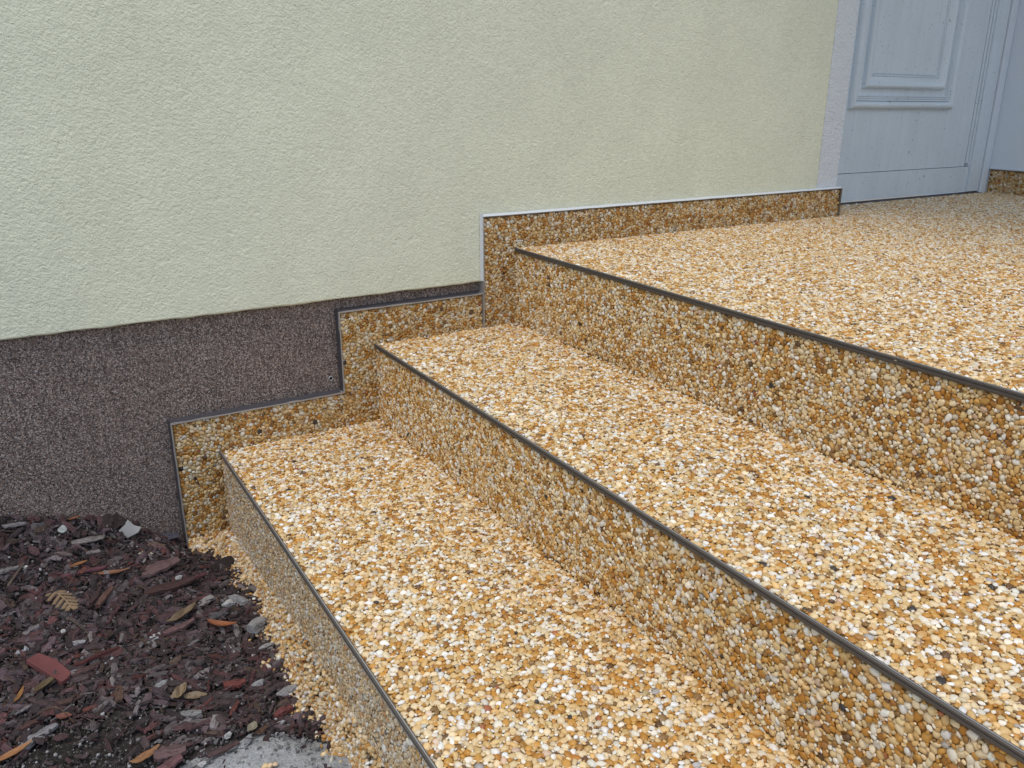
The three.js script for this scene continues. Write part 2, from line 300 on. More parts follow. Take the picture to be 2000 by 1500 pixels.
// a repeating tile of packed discs: large stones first, then smaller into the gaps
const TILE = 0.33;
const packed = (() => {
  const cs = 0.011, n = Math.round(TILE / cs), cell = Array.from({ length: n * n }, () => []), out = [];
  const put = (r, tries) => { for (let t = 0; t < tries; t++) {
    const x = rnd() * TILE, y = rnd() * TILE, i = Math.floor(x / cs), j = Math.floor(y / cs); let ok = true;
    for (let dj = -1; dj <= 1 && ok; dj++) for (let di = -1; di <= 1 && ok; di++) for (const k of cell[((j + dj + n) % n) * n + (i + di + n) % n]) {
      let dx = Math.abs(out[k][0] - x), dy = Math.abs(out[k][1] - y); dx = Math.min(dx, TILE - dx); dy = Math.min(dy, TILE - dy);
      const m = (out[k][2] + r) * 0.97; if (dx * dx + dy * dy < m * m) { ok = false; break; } }
    if (ok) { cell[j * n + i].push(out.length); out.push([x, y, r]); } } };
  for (const [r, t] of [[0.0048, 240], [0.0042, 900], [0.0037, 4000], [0.0032, 9000], [0.0028, 16000], [0.0024, 26000], [0.0019, 40000], [0.0015, 40000], [0.0012, 40000]]) put(r, t);
  return out;
})();
const inPoly = (pts, x, y) => { let c = false; for (let i = 0, j = pts.length - 1; i < pts.length; j = i++) { const [xi, yi] = pts[i], [xj, yj] = pts[j]; if (yi > y !== yj > y && x < (xj - xi) * (y - yi) / (yj - yi) + xi) c = !c; } return c; };
// list the pebbles of a flat area: place(a, b, h) -> world, frame = [across, normal, along]
function layPebbles(poly, place, frame, opt = {}) {
  const xs = poly.map(p => p[0]), ys = poly.map(p => p[1]), x0 = Math.min(...xs), x1 = Math.max(...xs), y0 = Math.min(...ys), y1 = Math.max(...ys), list = [];
  const F = new THREE.Matrix4().makeBasis(...frame);
  for (const layer of opt.single ? [0] : [0, 1]) {
    const ox = rnd() * TILE, oy = rnd() * TILE;
    for (let i = Math.floor((x0 - ox) / TILE); i * TILE + ox < x1; i++) for (let j = Math.floor((y0 - oy) / TILE); j * TILE + oy < y1; j++) for (const [px, py, r] of packed) {
      const a = ox + i * TILE + px, b = oy + j * TILE + py; if (a < x0 || a > x1 || b < y0 || b > y1 || !inPoly(poly, a, b)) continue;
      const e = rr(0.96, 1.34), rx = r * 1.2 * e, rz = r * 1.2 / Math.pow(e, 0.6), ry = Math.min(rx, rz) * rr(0.62, 0.85);
      list.push({ a, b, rx, ry, rz, turn: rr(0, 6.2832), tilt: 0.16 * gauss(), tilt2: 0.16 * gauss(), h: (layer ? -0.003 : 0) - ry + 0.0007 * gauss() * 0.6, layer });
    }
  }
  for (const q of list) {
    const m = new THREE.Matrix4().copy(F).multiply(new THREE.Matrix4().makeRotationFromEuler(new THREE.Euler(q.tilt, q.turn, q.tilt2, 'XYZ'))).multiply(new THREE.Matrix4().makeScale(q.rx, q.ry, q.rz));
    m.setPosition(...place(q.a, q.b, q.h)); q.m = m; q.c = new THREE.Color(); q.k = pickColor(q.c); if (opt.dust) q.c.lerp(opt.dust, rr(0.3, 0.6)); if (opt.shadeTint) q.c.multiply(opt.shadeTint);
  }
  return list;
}
function instancePebbles(parent, list, name = 'pebbles') {
  // tumbled copies of one stone
  const im = new THREE.InstancedMesh(PG[Math.floor(rnd() * 8)], M.pebble, list.length), t = new THREE.Matrix4(), m = new THREE.Matrix4();
  list.forEach((q, i) => {
    t.makeRotationFromEuler(new THREE.Euler(rr(0, 6.28), rr(0, 6.28), rr(0, 6.28)));
    im.setMatrixAt(i, m.copy(q.m).multiply(t)); im.setColorAt(i, q.c);
  });
  im.name = numbered(name); im.userData.kind = 'stuff'; im.castShadow = im.receiveShadow = true; parent.add(im); return im;
}

// ------------------------------------------------------------------ the stairs
const VX = (x, y, z) => new THREE.Vector3(x, y, z);
const flatF = [VX(1, 0, 0), VX(0, 1, 0), VX(0, 0, 1)];        // treads: normal up
const riserF = [VX(0, 0, 1), VX(-1, 0, 0), VX(0, -1, 0)];     // risers: normal -x
const skirtF = [VX(1, 0, 0), VX(0, 0, 1), VX(0, -1, 0)];      // skirtings: normal +z
{
  const st = thing('stairs', 'honey coloured pebble stairs with two treads and a wide landing', 'stairs');
  part(st, 'core', mergeGeometries([box(0.012, X2, -0.1, T1 - 0.01, 0.001, ZE), box(X2 + 0.012, X3, -0.1, T2 - 0.01, 0.001, ZE), box(X3 + 0.012, XS - 0.001, -0.1, T3 - 0.01, 0.001, ZE), box(XE, XS - 0.001, 0.3, T3 - 0.01, -0.22, -0.0005)]), M.core);
  const surfaces = [
    ['tread', box(0.003, X2 + 0.006, T1 - 0.01, T1 - 0.0045, 0, ZE), [[0.0042, 0.001], [X2 + 0.002, 0.001], [X2 + 0.002, ZE], [0.0042, ZE]], (a, b, h) => [a, T1 + h, b], flatF],
    ['tread', box(X2 + 0.003, X3 + 0.006, T2 - 0.01, T2 - 0.0045, 0, ZE), [[X2 + 0.0042, 0.001], [X3 + 0.002, 0.001], [X3 + 0.002, ZE], [X2 + 0.0042, ZE]], (a, b, h) => [a, T2 + h, b], flatF],
    ['landing', mergeGeometries([box(X3 + 0.003, XS - 0.001, T3 - 0.01, T3 - 0.0045, 0, ZE), box(XE, XS - 0.001, T3 - 0.01, T3 - 0.0046, -0.22, -0.0005)]), [[X3 + 0.0042, 0.001], [XE + 0.02, 0.001], [XE + 0.02, -0.162], [XS - 0.004, -0.162], [XS - 0.004, ZE], [X3 + 0.0042, ZE]], (a, b, h) => [a, T3 + h, b], flatF],
    ['riser', box(0.0045, 0.012, -0.1, T1 - 0.0062, 0.001, ZE), [[0.001, -0.055], [ZE, -0.055], [ZE, T1 - 0.0075], [0.001, T1 - 0.0075]], (a, b, h) => [X1 - h, b, a], riserF],
    ['riser', box(X2 + 0.0045, X2 + 0.012, T1 - 0.003, T2 - 0.0105, 0.001, ZE), [[0.001, T1 - 0.002], [ZE, T1 - 0.002], [ZE, T2 - 0.0105], [0.001, T2 - 0.0105]], (a, b, h) => [X2 - h, b, a], riserF],
    ['riser', box(X3 + 0.0045, X3 + 0.012, T2 - 0.003, T3 - 0.0105, 0.001, ZE), [[0.001, T2 - 0.002], [ZE, T2 - 0.002], [ZE, T3 - 0.0108], [0.001, T3 - 0.0108]], (a, b, h) => [X3 - h, b, a], riserF]];
  const all = []; let dusty = false;
  camera.updateMatrixWorld();
  const proj = new THREE.Vector3();
  for (const [name, geo, poly, place, frame] of surfaces) {
    const lowest = name === 'riser' && !dusty, surf = part(st, name, geo, M.bed, lowest ? 'greyish riser dulled by cement dust' : undefined), list = layPebbles(poly, place, frame, lowest ? { dust: lin(0.33, 0.29, 0.235) } : name === 'riser' ? { shadeTint: lin(1, 0.97, 0.9) } : {});  // upper risers: slight shade of upright faces put into the pebble colour
    if (lowest) dusty = true;
    for (const q of list) { // how large it stands in the photograph
      q.surf = surf; proj.setFromMatrixPosition(q.m); const dist = proj.distanceTo(camera.position); proj.project(camera);
      q.size = !q.layer && Math.abs(proj.x) < 0.99 && Math.abs(proj.y) < 0.99 && proj.z < 1 ? Math.sqrt(q.rx * q.rz) / dist : 0;
      all.push(q);
    }
    surf.userData.list = list;
  }
  const near = all.slice().sort((a, b) => b.size - a.size).slice(0, 300); // the stones that show largest: each a part of its own
  const mats = PAL.map(([c]) => { const m = M.pebble.clone(); m.color = lin(...c); return m; });
  for (const q of near) {
    q.own = true; const m = part(q.surf, 'pebble', PG[Math.floor(rnd() * 8)], mats[q.k]);
    q.m.decompose(m.position, m.quaternion, m.scale);
  }
  for (const s of st.children.slice()) if (s.userData.list) { const list = s.userData.list.filter(q => !q.own); delete s.userData.list; instancePebbles(s, list); }
  // edge strips: ribbed dark profile along each nosing
  const prof = [[0.0022, 0.0006], [-0.0015, 0.0006], [-0.0025, -0.0002], [-0.0025, -0.0032], [-0.0012, -0.0038], [-0.0012, -0.0048], [-0.0025, -0.0054], [-0.0025, -0.0088], [-0.0014, -0.0112], [0.0022, -0.0112]];
  const strip = (x, y, z0, z1, k = 1) => {
    const s = part(st, 'edge_strip', sweep(prof.map(([a, b]) => [a, b < 0 ? b * k : b * 0.8]), z0, z1, (a, b, t) => [x + a, y + b, t], 24, t => 0.00025 * pn(t * 0.4, x, 7, 7, 130)), M.strip);
    part(s, 'lip', box(x - 0.0004, x + 0.0008, y + 0.0004, y + 0.001, z0 + 0.0006, z1 - 0.0006), M.steel);
    if (k < 0.6) part(s, 'lip', box(x - 0.0022, x + 0.003, y - 0.0128 * k, y - 0.0113 * k, z0 + 0.0006, z1 - 0.0006), M.steel);
  };
  strip(X1, T1, 0.0012, ZE, 0.5); strip(X2, T2, 0.0012, 0.2445, 0.76); strip(X2, T2, 0.2453, ZE, 0.76); strip(X3, T3, 0.0012, 0.7105, 0.8); strip(X3, T3, 0.7114, ZE, 0.8);
}

// ------------------------------------------------------------------ skirtings on the walls
const UPRIGHT_SHADE = lin(0.86, 0.8, 0.68); // darker honey tint: shade of the upright faces painted into the pebble colour
{
  const edgeBox = (t, x0, y0, x1, y1) => { // thin steel edge along a horizontal or vertical line, standing from the wall
    const w = 0.0011; return part(t, 'edge_trim', x0 === x1 ? box(x0 - w, x0 + w, Math.min(y0, y1), Math.max(y0, y1), ZP + 0.001, 0.0022) : box(Math.min(x0, x1) - w, Math.max(x0, x1) + w, y0 - w, y0 + w, ZP + 0.001, 0.002), M.steel);
  };
  const slab = (poly, z0, z1) => { const s = new THREE.Shape(poly.map(p => new THREE.Vector2(...p))), g = new THREE.ExtrudeGeometry(s, { depth: z1 - z0, bevelEnabled: false }); g.translate(0, 0, z0); return g; };
  // stepped piece beside the two lower steps
  const A0 = -0.081, A1 = 0.256, A2 = 0.588, B1 = 0.2585, B2 = 0.4293, B3 = 0.598, B4 = 0.6025, A4 = 1.778;
  const s1 = thing('wall_skirting', 'stepped pebble skirting against the dark plinth beside the two lower steps', 'skirting');
  const low = [[A0, -0.08], [X2 + 0.02, -0.08], [X2 + 0.02, T1], [A2, T1 + 0.1], [A2, B2], [A1, B2], [A1, B1], [A0, B1]];
  part(s1, 'bed', slab(low, ZP + 0.0015, -0.0052), M.bed);
  const e = 0.0035;
  instancePebbles(s1, layPebbles([[A0 + e, -0.055], [0.006, -0.055], [0.006, T1 - 0.008], [X2 + 0.006, T1 - 0.006], [X2 + 0.006, T2 - 0.008], [A2 - e, T2 - 0.006], [A2 - e, B2 - e], [A1 + e, B2 - e], [A1 + e, B1 - e], [A0 + e, B1 - e]], (a, b, h) => [a, b, h], skirtF, { shadeTint: UPRIGHT_SHADE }));
  edgeBox(s1, A0, -0.05, A0, B1 - 0.001); edgeBox(s1, A0, B1, A1 - 0.001, B1); edgeBox(s1, A1, B1 - 0.0009, A1, B2 - 0.001); edgeBox(s1, A1, B2, A2 - 0.002, B2);
  // sealant fillets between trim and plinth
  const bead = (t, m, x0, y0, x1, y1, w, zw) => { // on the upper or left side of the line
    const v = x0 === x1, prof = [[0.0009, zw], [w * 0.55, zw], [w, zw + 0.002], [w * 0.6, lerp(zw, 0.001, 0.45)], [0.0009, 0.0002]];
    return part(t, 'sealant', sweep(prof, v ? Math.min(y0, y1) : Math.min(x0, x1), v ? Math.max(y0, y1) : Math.max(x0, x1), (a, b, k) => v ? [x0 - a, k, b] : [k, y0 + a, b], 60, k => 0.0007 * pn(k, x0 + y0, 40, 40, 131)), m);
  };
  bead(s1, M.sealGrey, A0, -0.04, A0, B1 + 0.003, 0.0034, ZP + 0.0005); bead(s1, M.sealGrey, A0, B1, A1 - 0.006, B1, 0.0046, ZP + 0.0005); bead(s1, M.sealGrey, A1, B1 + 0.001, A1, B2 + 0.003, 0.0034, ZP + 0.0005); bead(s1, M.sealGrey, A1, B2, A2 - 0.008, B2, 0.0046, ZP + 0.0005);
  // upper piece along the landing
  const s2 = thing('wall_skirting', 'long pebble skirting under the yellow wall along the landing, with a white bead on top', 'skirting');
  const up = [[A2 + 0.002, T2 - 0.02], [X3 + 0.02, T2 - 0.02], [X3 + 0.02, T3 - 0.02], [A4, T3 - 0.02], [A4, B4], [A2 + 0.002, B3]];
  part(s2, 'bed', slab(up, ZR + 0.0016, -0.0005), M.bed);
  const lift = 0.005, topAt = x => lerp(B3, B4, (x - A2) / (A4 - A2));
  instancePebbles(s2, layPebbles([[A2 + e, T2 - 0.006], [X3 + 0.006, T2 - 0.006], [X3 + 0.006, T3 - 0.006], [A4 - 0.006, T3 - 0.006], [A4 - 0.006, B4 - e], [A2 + e, B3 - e]], (a, b, h) => [a, b, h + lift], skirtF, { shadeTint: UPRIGHT_SHADE }));
  const tilted = (prof, n, wob) => sweep(prof, A2 - 0.0009, A4 + 0.001, (a, b, t) => [t, topAt(t) + a, b], n, wob);
  part(s2, 'edge_trim', tilted([[-0.0009, ZR + 0.001], [-0.0009, lift + 0.001], [0.0009, lift + 0.001], [0.0009, ZR + 0.001]], 4), M.brownMetal);
  part(s2, 'edge_trim', box(A2 - 0.0009, A2 + 0.0009, T2 - 0.002, B3 - 0.0012, ZP + 0.001, lift + 0.0016), M.steel);
  part(s2, 'edge_trim', box(A4 - 0.0055, A4 + 0.0008, T3 - 0.002, B4 - 0.0012, -0.012, lift + 0.0012), M.brownMetal, 'brown metal end profile of the skirting');
  part(s2, 'sealant', tilted([[0.001, ZR + 0.0005], [0.0036, ZR + 0.0005], [0.0054, ZR + 0.0012], [0.0032, ZR + 0.005], [0.001, lift + 0.0002]], 80, k => 0.0005 * pn(k, 0.2, 30, 30, 132)), M.sealWhite, 'white sealant bead along the skirting top');
  part(s2, 'sealant', sweep([[0.001, ZR + 0.0005], [0.003, ZR + 0.0005], [0.0046, ZR + 0.001], [0.0026, ZR + 0.0045], [0.001, lift]], YB + 0.003, B3 + 0.008, (a, b, k) => [A2 - a, k, b], 30, k => 0.0004 * pn(k, 0.6, 40, 40, 133)), M.sealWhite);
  // short piece on the side wall
  const s3 = thing('wall_skirting', 'pebble skirting at the foot of the white side wall by the door', 'skirting');
  part(s3, 'bed', box(XS - 0.004, XS - 0.0005, T3 - 0.02, 0.606, ZD + 0.013, 2.2), M.bed);
  instancePebbles(s3, layPebbles([[ZD + 0.016, T3 - 0.006], [2.05, T3 - 0.006], [2.05, 0.603], [ZD + 0.016, 0.603]], (a, b, h) => [XS - 0.0095 - h, b, a], riserF, { shadeTint: UPRIGHT_SHADE }));
  part(s3, 'edge_trim', box(XS - 0.0105, XS - 0.0005, 0.6065, 0.6085, ZD + 0.0125, 2.2), M.brownMetal);
  part(s3, 'sealant', box(XS - 0.006, XS - 0.0006, 0.6088, 0.612, ZD + 0.0125, 2.2), M.sealWhite);
}

// ------------------------------------------------------------------ loose pebbles spilled at the foot of the lowest riser
{
  const list = [], c = new THREE.Color();
  const reach = z => 0.026 + 0.012 * pn(z, 0.3, 11, 3, 140) + 0.018 * pn(z, 0.6, 27, 3, 141) + 0.009 * pn(z, 0.4, 80, 3, 142) + 0.03 * sstep(0.1, 0.0, z);
  const add = (x, y, z) => {
    const r = rr(0.0026, 0.0046), e = rr(0.95, 1.3);
    const m = new THREE.Matrix4().makeRotationFromEuler(new THREE.Euler(gauss() * 0.5, rr(0, 6.28), gauss() * 0.5)).multiply(new THREE.Matrix4().makeScale(r * e, r * 0.78, r / e)); m.setPosition(x, y, z);
    const q = { m, c: new THREE.Color() }; pickColor(q.c); q.c.lerp(lin(0.26, 0.19, 0.12), rr(0.05, 0.5)); list.push(q);
  };
  for (let i = 0; i < 26000; i++) {
    const z = rr(0.002, 1.5), w = reach(z), t = Math.pow(rnd(), 1.15), x = -w * t, top = (0.004 + 0.05 * sstep(0.05, 0.6, z)) * Math.pow(1 - t, 1.6) + 0.012 * (1 - t);
    const y = -0.012 + rnd() * (top + 0.014); if (y < top - 0.012) continue;
    add(x, Math.max(y, groundY(x, z) - 0.002), z);
  }
  for (let i = 0; i < 420; i++) { const z = rr(0.06, 0.85), x = -reach(z) - 0.018 * Math.pow(rnd(), 2); add(x, Math.max(groundY(x, z), 0) + rr(0, 0.004), z); }
  for (let i = 0; i < 900; i++) { const x = rr(-0.078, 0), z = Math.pow(rnd(), 1.6) * 0.075 * (0.6 + 0.5 * (x + 0.08) / 0.08); add(x, -0.004 + 0.018 * Math.max(0, 1 - z / 0.05) * rnd(), z); }
  const im = instancePebbles(scene, list, 'spilled_pebbles');
  im.userData = { label: 'strip of spilled honey coloured pebbles along the foot of the lowest riser', category: 'pebbles', kind: 'stuff' };
}

// ------------------------------------------------------------------ bark mulch and soil crumbs: ground cover nobody could count
function chipGeo(s, L, W, H) { // a splintered flake, long in x
  const keep = seed; seed = s * 104729 + 5;
  const n = 7, top = [], bot = [], bend = rr(-0.25, 0.25), pos = [], uv = [];
  const wl = [], wr = []; for (let i = 0; i <= n; i++) { const t = i / n, k = Math.pow(Math.sin(Math.PI * lerp(0.12, 0.9, t)), rr(0.4, 0.7)); wl.push(W * 0.5 * k * rr(0.7, 1.1)); wr.push(W * 0.5 * k * rr(0.7, 1.1)); }
  const jag = [rr(-0.1, 0.06), rr(-0.1, 0.06), rr(-0.06, 0.1), rr(-0.06, 0.1)];
  for (let i = 0; i <= n; i++) {
    const t = i / n; const xl = L * (t - 0.5 + (i === 0 ? jag[0] : i === n ? jag[2] : 0)), xr = L * (t - 0.5 + (i === 0 ? jag[1] : i === n ? jag[3] : 0));
    const y = bend * H * 4 * (t - 0.5) * (t - 0.5) + H * rr(-0.25, 0.25), h = H * rr(0.6, 1.1);
    top.push([[xl, y + h * 0.4, -wl[i]], [(xl + xr) / 2, y + h * rr(0.55, 0.9), (wr[i] - wl[i]) / 2], [xr, y + h * 0.35, wr[i]]]);
    bot.push([[xl, y - h * 0.5, -wl[i]], [(xl + xr) / 2, y - h * 0.6, (wr[i] - wl[i]) / 2], [xr, y - h * 0.5, wr[i]]]);
  }
  const tri = (a, b, c) => { for (const v of [a, b, c]) { pos.push(...v); uv.push(v[0] / L + 0.5, v[2] / W + 0.5 + v[1] / H * 0.1); } }, quad = (a, b, c, d) => { tri(a, b, c); tri(a, c, d); };
  for (let i = 0; i < n; i++) {
    for (let k = 0; k < 2; k++) { quad(top[i][k], top[i][k + 1], top[i + 1][k + 1], top[i + 1][k]); quad(bot[i][k + 1], bot[i][k], bot[i + 1][k], bot[i + 1][k + 1]); }
    quad(bot[i][0], top[i][0], top[i + 1][0], bot[i + 1][0]); quad(top[i][2], bot[i][2], bot[i + 1][2], top[i + 1][2]);
  }
  for (let k = 0; k < 2; k++) { quad(bot[0][k], bot[0][k + 1], top[0][k + 1], top[0][k]); quad(top[n][k], top[n][k + 1], bot[n][k + 1], bot[n][k]); }
  const g = new THREE.BufferGeometry(); g.setAttribute('position', new THREE.Float32BufferAttribute(pos, 3)); g.setAttribute('uv', new THREE.Float32BufferAttribute(uv, 2)); g.computeVertexNormals();
  seed = keep; return g;
}
const sandEdge = x => 0.572 + 0.062 * sstep(-0.11, -0.03, x) + 0.066 * sstep(-0.2, -0.5, x);
{
  const mulch = new THREE.Group(); mulch.name = 'bark_mulch';
  mulch.userData = { label: 'dark reddish bark mulch and soil crumbs covering the bed beside the stairs', category: 'mulch', kind: 'stuff' };
  scene.add(mulch);
  const cols = [[0.075, 0.054, 0.06], [0.1, 0.055, 0.062], [0.125, 0.055, 0.06], [0.05, 0.038, 0.042], [0.125, 0.108, 0.118], [0.23, 0.21, 0.225], [0.11, 0.078, 0.092], [0.11, 0.076, 0.06], [0.14, 0.05, 0.045]];
  const shr = [22, 17, 8, 14, 15, 8, 16, 6, 2], tot = shr.reduce((a, b) => a + b);
  const density = (x, z) => { // less bark where the bare soil and sand show
    let d = 1; d *= 1 - 0.97 * sstep(sandEdge(x) - 0.035, sandEdge(x) + 0.02, z);
    d *= 1 - 0.88 * sstep(0.2, 0.05, Math.hypot((x + 0.33) / 1.3, z - 0.52)); return d * sstep(0.004, -0.02, x); };
  const cover = (n, geo, mat, make, bare = false) => {
    const im = new THREE.InstancedMesh(geo, mat, n), c = new THREE.Color(), m = new THREE.Matrix4(); let k = 0;
    for (let t = 0; t < n * 8 && k < n; t++) { const x = rr(-1.5, -0.002), z = rr(-0.014, 0.82); if (rnd() > (bare ? Math.max(density(x, z), 0.9 * sstep(sandEdge(x) + 0.01, sandEdge(x) - 0.02, z) * sstep(0.004, -0.02, x)) : density(x, z)) || (x > -0.09 && z < 0.02)) continue; make(m, c, x, z); im.setMatrixAt(k, m); im.setColorAt(k, c); k++; }
    im.count = k; im.name = numbered('bark_chips'); im.userData.kind = 'stuff'; im.castShadow = im.receiveShadow = true; mulch.add(im);
  };
  const tone = c => { let t = rnd() * tot, k = 0; while ((t -= shr[k]) > 0 && k < 8) k++; const b = (1 + 0.22 * gauss()) / 0.6; c.setRGB(...cols[k].map(v => Math.min(0.5, Math.max(0.008, v * b * 0.9)))); };
  const lie = (m, x, z, sx, sy, sz, tilt, up) => {
    const e = 0.012, gx = (groundY(x + e, z) - groundY(x - e, z)) / (2 * e), gz = (groundY(x, z + e) - groundY(x, z - e)) / (2 * e);
    const q = new THREE.Quaternion().setFromUnitVectors(VX(0, 1, 0), VX(-gx, 1, -gz).normalize()).multiply(new THREE.Quaternion().setFromEuler(new THREE.Euler(gauss() * tilt, rr(0, 6.28), gauss() * tilt, 'YXZ')));
    m.compose(VX(x, groundY(x, z) + up, z), q, VX(sx, sy, sz));
  };
  for (let s = 0; s < 7; s++) cover(2600, chipGeo(s + 1, 1, 0.36, 0.12), M.bark, (m, c, x, z) => { const l = 0.008 + 0.026 * Math.pow(rnd(), 1.9); lie(m, x, z, l, l * rr(0.7, 1.3), l * rr(0.6, 1.5), 0.3, rr(0, 0.007)); tone(c); });
  for (let s = 0; s < 3; s++) cover(2000, chipGeo(s + 31, 1, 0.1, 0.06), M.bark, (m, c, x, z) => { const l = rr(0.007, 0.028); lie(m, x, z, l, l, l * rr(0.6, 1.2), 0.25, rr(0.002, 0.009)); tone(c); });
  for (let s = 0; s < 3; s++) cover(17000, PG[s], new THREE.MeshStandardMaterial({ roughness: 0.95 }), (m, c, x, z) => { const l = 0.0006 + 0.002 * Math.pow(rnd(), 2.5); lie(m, x, z, l * rr(0.8, 1.6), l, l, 1, rr(-0.001, 0.004) + (rnd() < 0.12 ? 0.004 : 0)); const k = rr(0.4, 1.8), p = rnd(); p < 0.06 ? c.setRGB(0.34, 0.34, 0.36) : p < 0.24 ? c.setRGB(0.15, 0.14, 0.145) : c.setRGB(0.05 * k, 0.043 * k, 0.044 * k); }, true);
  // crumbs of grey mortar at the edge of the path
  const n = 2600, im = new THREE.InstancedMesh(rockGeo(77, 12, 0.12), stoneOf(0.28, 0.28, 0.3), n), m = new THREE.Matrix4(), c = new THREE.Color();
  for (let k = 0; k < n; k++) { const x = rr(-1, -0.01), z = sandEdge(x) + 0.03 * gauss() + (k % 3 ? 0 : rr(0, 0.3)), l = 0.0006 + 0.0035 * Math.pow(rnd(), 4); m.compose(VX(x, Math.max(groundY(x, z), 0.001 + 0.005 * sstep(sandEdge(x) - 0.02, sandEdge(x) + 0.03, z)), z), new THREE.Quaternion().setFromEuler(new THREE.Euler(rr(0, 6), rr(0, 6), rr(0, 6))), VX(l * rr(0.8, 1.5), l * 0.8, l)); im.setMatrixAt(k, m); const g = rr(0.6, 1.25); im.setColorAt(k, c.setRGB(g, g, g)); }
  im.name = 'mortar_crumbs'; im.userData.kind = 'stuff'; mulch.add(im);
}

// ------------------------------------------------------------------ single things lying on the bed
function rockGeo(s, facets, jag) {
  let g = new THREE.IcosahedronGeometry(1, 6); g.deleteAttribute('uv'); g.deleteAttribute('normal'); g = mergeVertices(g, 1e-4);
  const keep = seed; seed = s * 331 + 17; const cuts = []; for (let k = 0; k < facets; k++) cuts.push([new THREE.Vector3(gauss(), gauss(), gauss()).normalize(), rr(0.4, 0.75)]);
  const o = rr(0, 9), p = g.attributes.position, v = new THREE.Vector3(), uv = [];
  for (let i = 0; i < p.count; i++) {
    v.fromBufferAttribute(p, i); let r = 1; for (const [c, d] of cuts) { const q = c.dot(v) * r; if (q > d) r *= d / q; }
    r *= 1 + jag * (pn(v.x * 0.5 + o, v.y * 0.5 + v.z * 0.31, 9, 9, 150) + 0.7 * pn(v.z * 0.5 + o, v.y * 0.5 - v.x * 0.3, 23, 23, 151));
    uv.push(v.x * 0.35 + v.y * 0.2, v.z * 0.35 + v.y * 0.15); v.multiplyScalar(r); p.setXYZ(i, v.x, v.y, v.z);
  }
  g.setAttribute('uv', new THREE.Float32BufferAttribute(uv, 2)); seed = keep; return toCreasedNormals(g, 0.32);
}
const R = d => d * Math.PI / 180;
let gi = 0;
function stone(x, z, l, h, w, turn, col, label, opt = {}) {
  const m = single('stone', rockGeo(++gi, opt.facets ?? 9, opt.jag ?? 0.075), stoneOf(...col), label, 'stone', opt.group);
  m.scale.set(l / 2, h / 2, w / 2); m.rotation.set(opt.rx ?? 0, R(turn), opt.rz ?? 0); m.position.set(x, (opt.y ?? groundY(x, z)) + h * (opt.up ?? 0.28), z); return m;
}
function chip(x, z, l, w, h, turn, col, label, opt = {}) {
  const m = single('bark_chip', chipGeo(200 + ++gi, l, w, h), barkOf(...col), label, 'bark');
  m.rotation.set(opt.rx ?? 0, R(turn), opt.rz ?? 0); m.position.set(x, groundY(x, z) + (opt.up ?? 0.007), z); return m;
}
function leafGeo(l, w, curl, roll, wav, tail) { // pointed blade with thickness from a doubled sheet
  const n = 18, k = 6, pos = [], uv = [], ix = [], th = 0.00018;
  for (const side of [1, -1]) for (let i = 0; i <= n; i++) for (let j = 0; j <= k; j++) {
    const t = i / n, s = j / k * 2 - 1, b = Math.pow(Math.sin(Math.PI * Math.min(1, Math.pow(t, 0.85) * (1 - tail * 0.2) + 0.012)), 0.9) * (1 - tail * sstep(0.6, 1, t) * 0.5);
    const x = (t - 0.5) * l, z = s * b * w / 2 + wav * w * 0.3 * Math.sin(t * 5), y = curl * l * Math.pow(t - 0.5, 2) * 2 + roll * w * s * s * b + wav * 0.1 * w * Math.sin(t * 11 + s * 3) + wav * 0.03 * w * Math.sin(t * 33 - s * 7) + side * th;
    pos.push(x, y, z); uv.push(t, j / k);
  }
  const off = (n + 1) * (k + 1), at = (i, j) => i * (k + 1) + j;
  for (let i = 0; i < n; i++) for (let j = 0; j < k; j++) { const a = at(i, j), b = at(i + 1, j), c = at(i, j + 1), d = at(i + 1, j + 1); ix.push(a, c, b, b, c, d, off + a, off + b, off + c, off + b, off + d, off + c); }
  const g = new THREE.BufferGeometry(); g.setAttribute('position', new THREE.Float32BufferAttribute(pos, 3)); g.setAttribute('uv', new THREE.Float32BufferAttribute(uv, 2)); g.setIndex(ix); g.computeVertexNormals(); return g;
}
function leaf(x, z, l, w, turn, col, label, opt = {}) {
  const m = single('dry_leaf', leafGeo(l, w, opt.curl ?? 0.12, opt.roll ?? 0.12, opt.wav ?? 0.2, opt.tail ?? 0.5), leafOf(...col), label, 'leaf');
  m.rotation.set(opt.rx ?? 0, R(turn), opt.rz ?? 0); m.position.set(x, groundY(x, z) + (opt.up ?? 0.009), z); return m;
}
function twig(pts, r, col, label) {
  const c = new THREE.CatmullRomCurve3(pts.map(([x, z, up]) => VX(x, groundY(x, z) + up, z))), g = new THREE.TubeGeometry(c, 24, r, 6, false), p = g.attributes.position, v = new THREE.Vector3();
  for (let i = 0; i < p.count; i++) { const t = Math.floor(i / 7) / 24, q = c.getPointAt(Math.min(1, t)); v.fromBufferAttribute(p, i).sub(q).multiplyScalar((1 - 0.5 * t) * (1 + 0.25 * pn(t, 0.2, 12, 3, 160 + gi))).add(q); p.setXYZ(i, v.x, v.y, v.z); }
  g.computeVertexNormals(); gi++; return single('twig', g, barkOf(...col), label, 'twig');
}
const GREY = [0.27, 0.27, 0.29], PALE = [0.42, 0.43, 0.44], DARKB = [0.03, 0.02, 0.02], MAROON = [0.075, 0.035, 0.038], RED = [0.15, 0.045, 0.04], WOOD = [0.2, 0.19, 0.2];
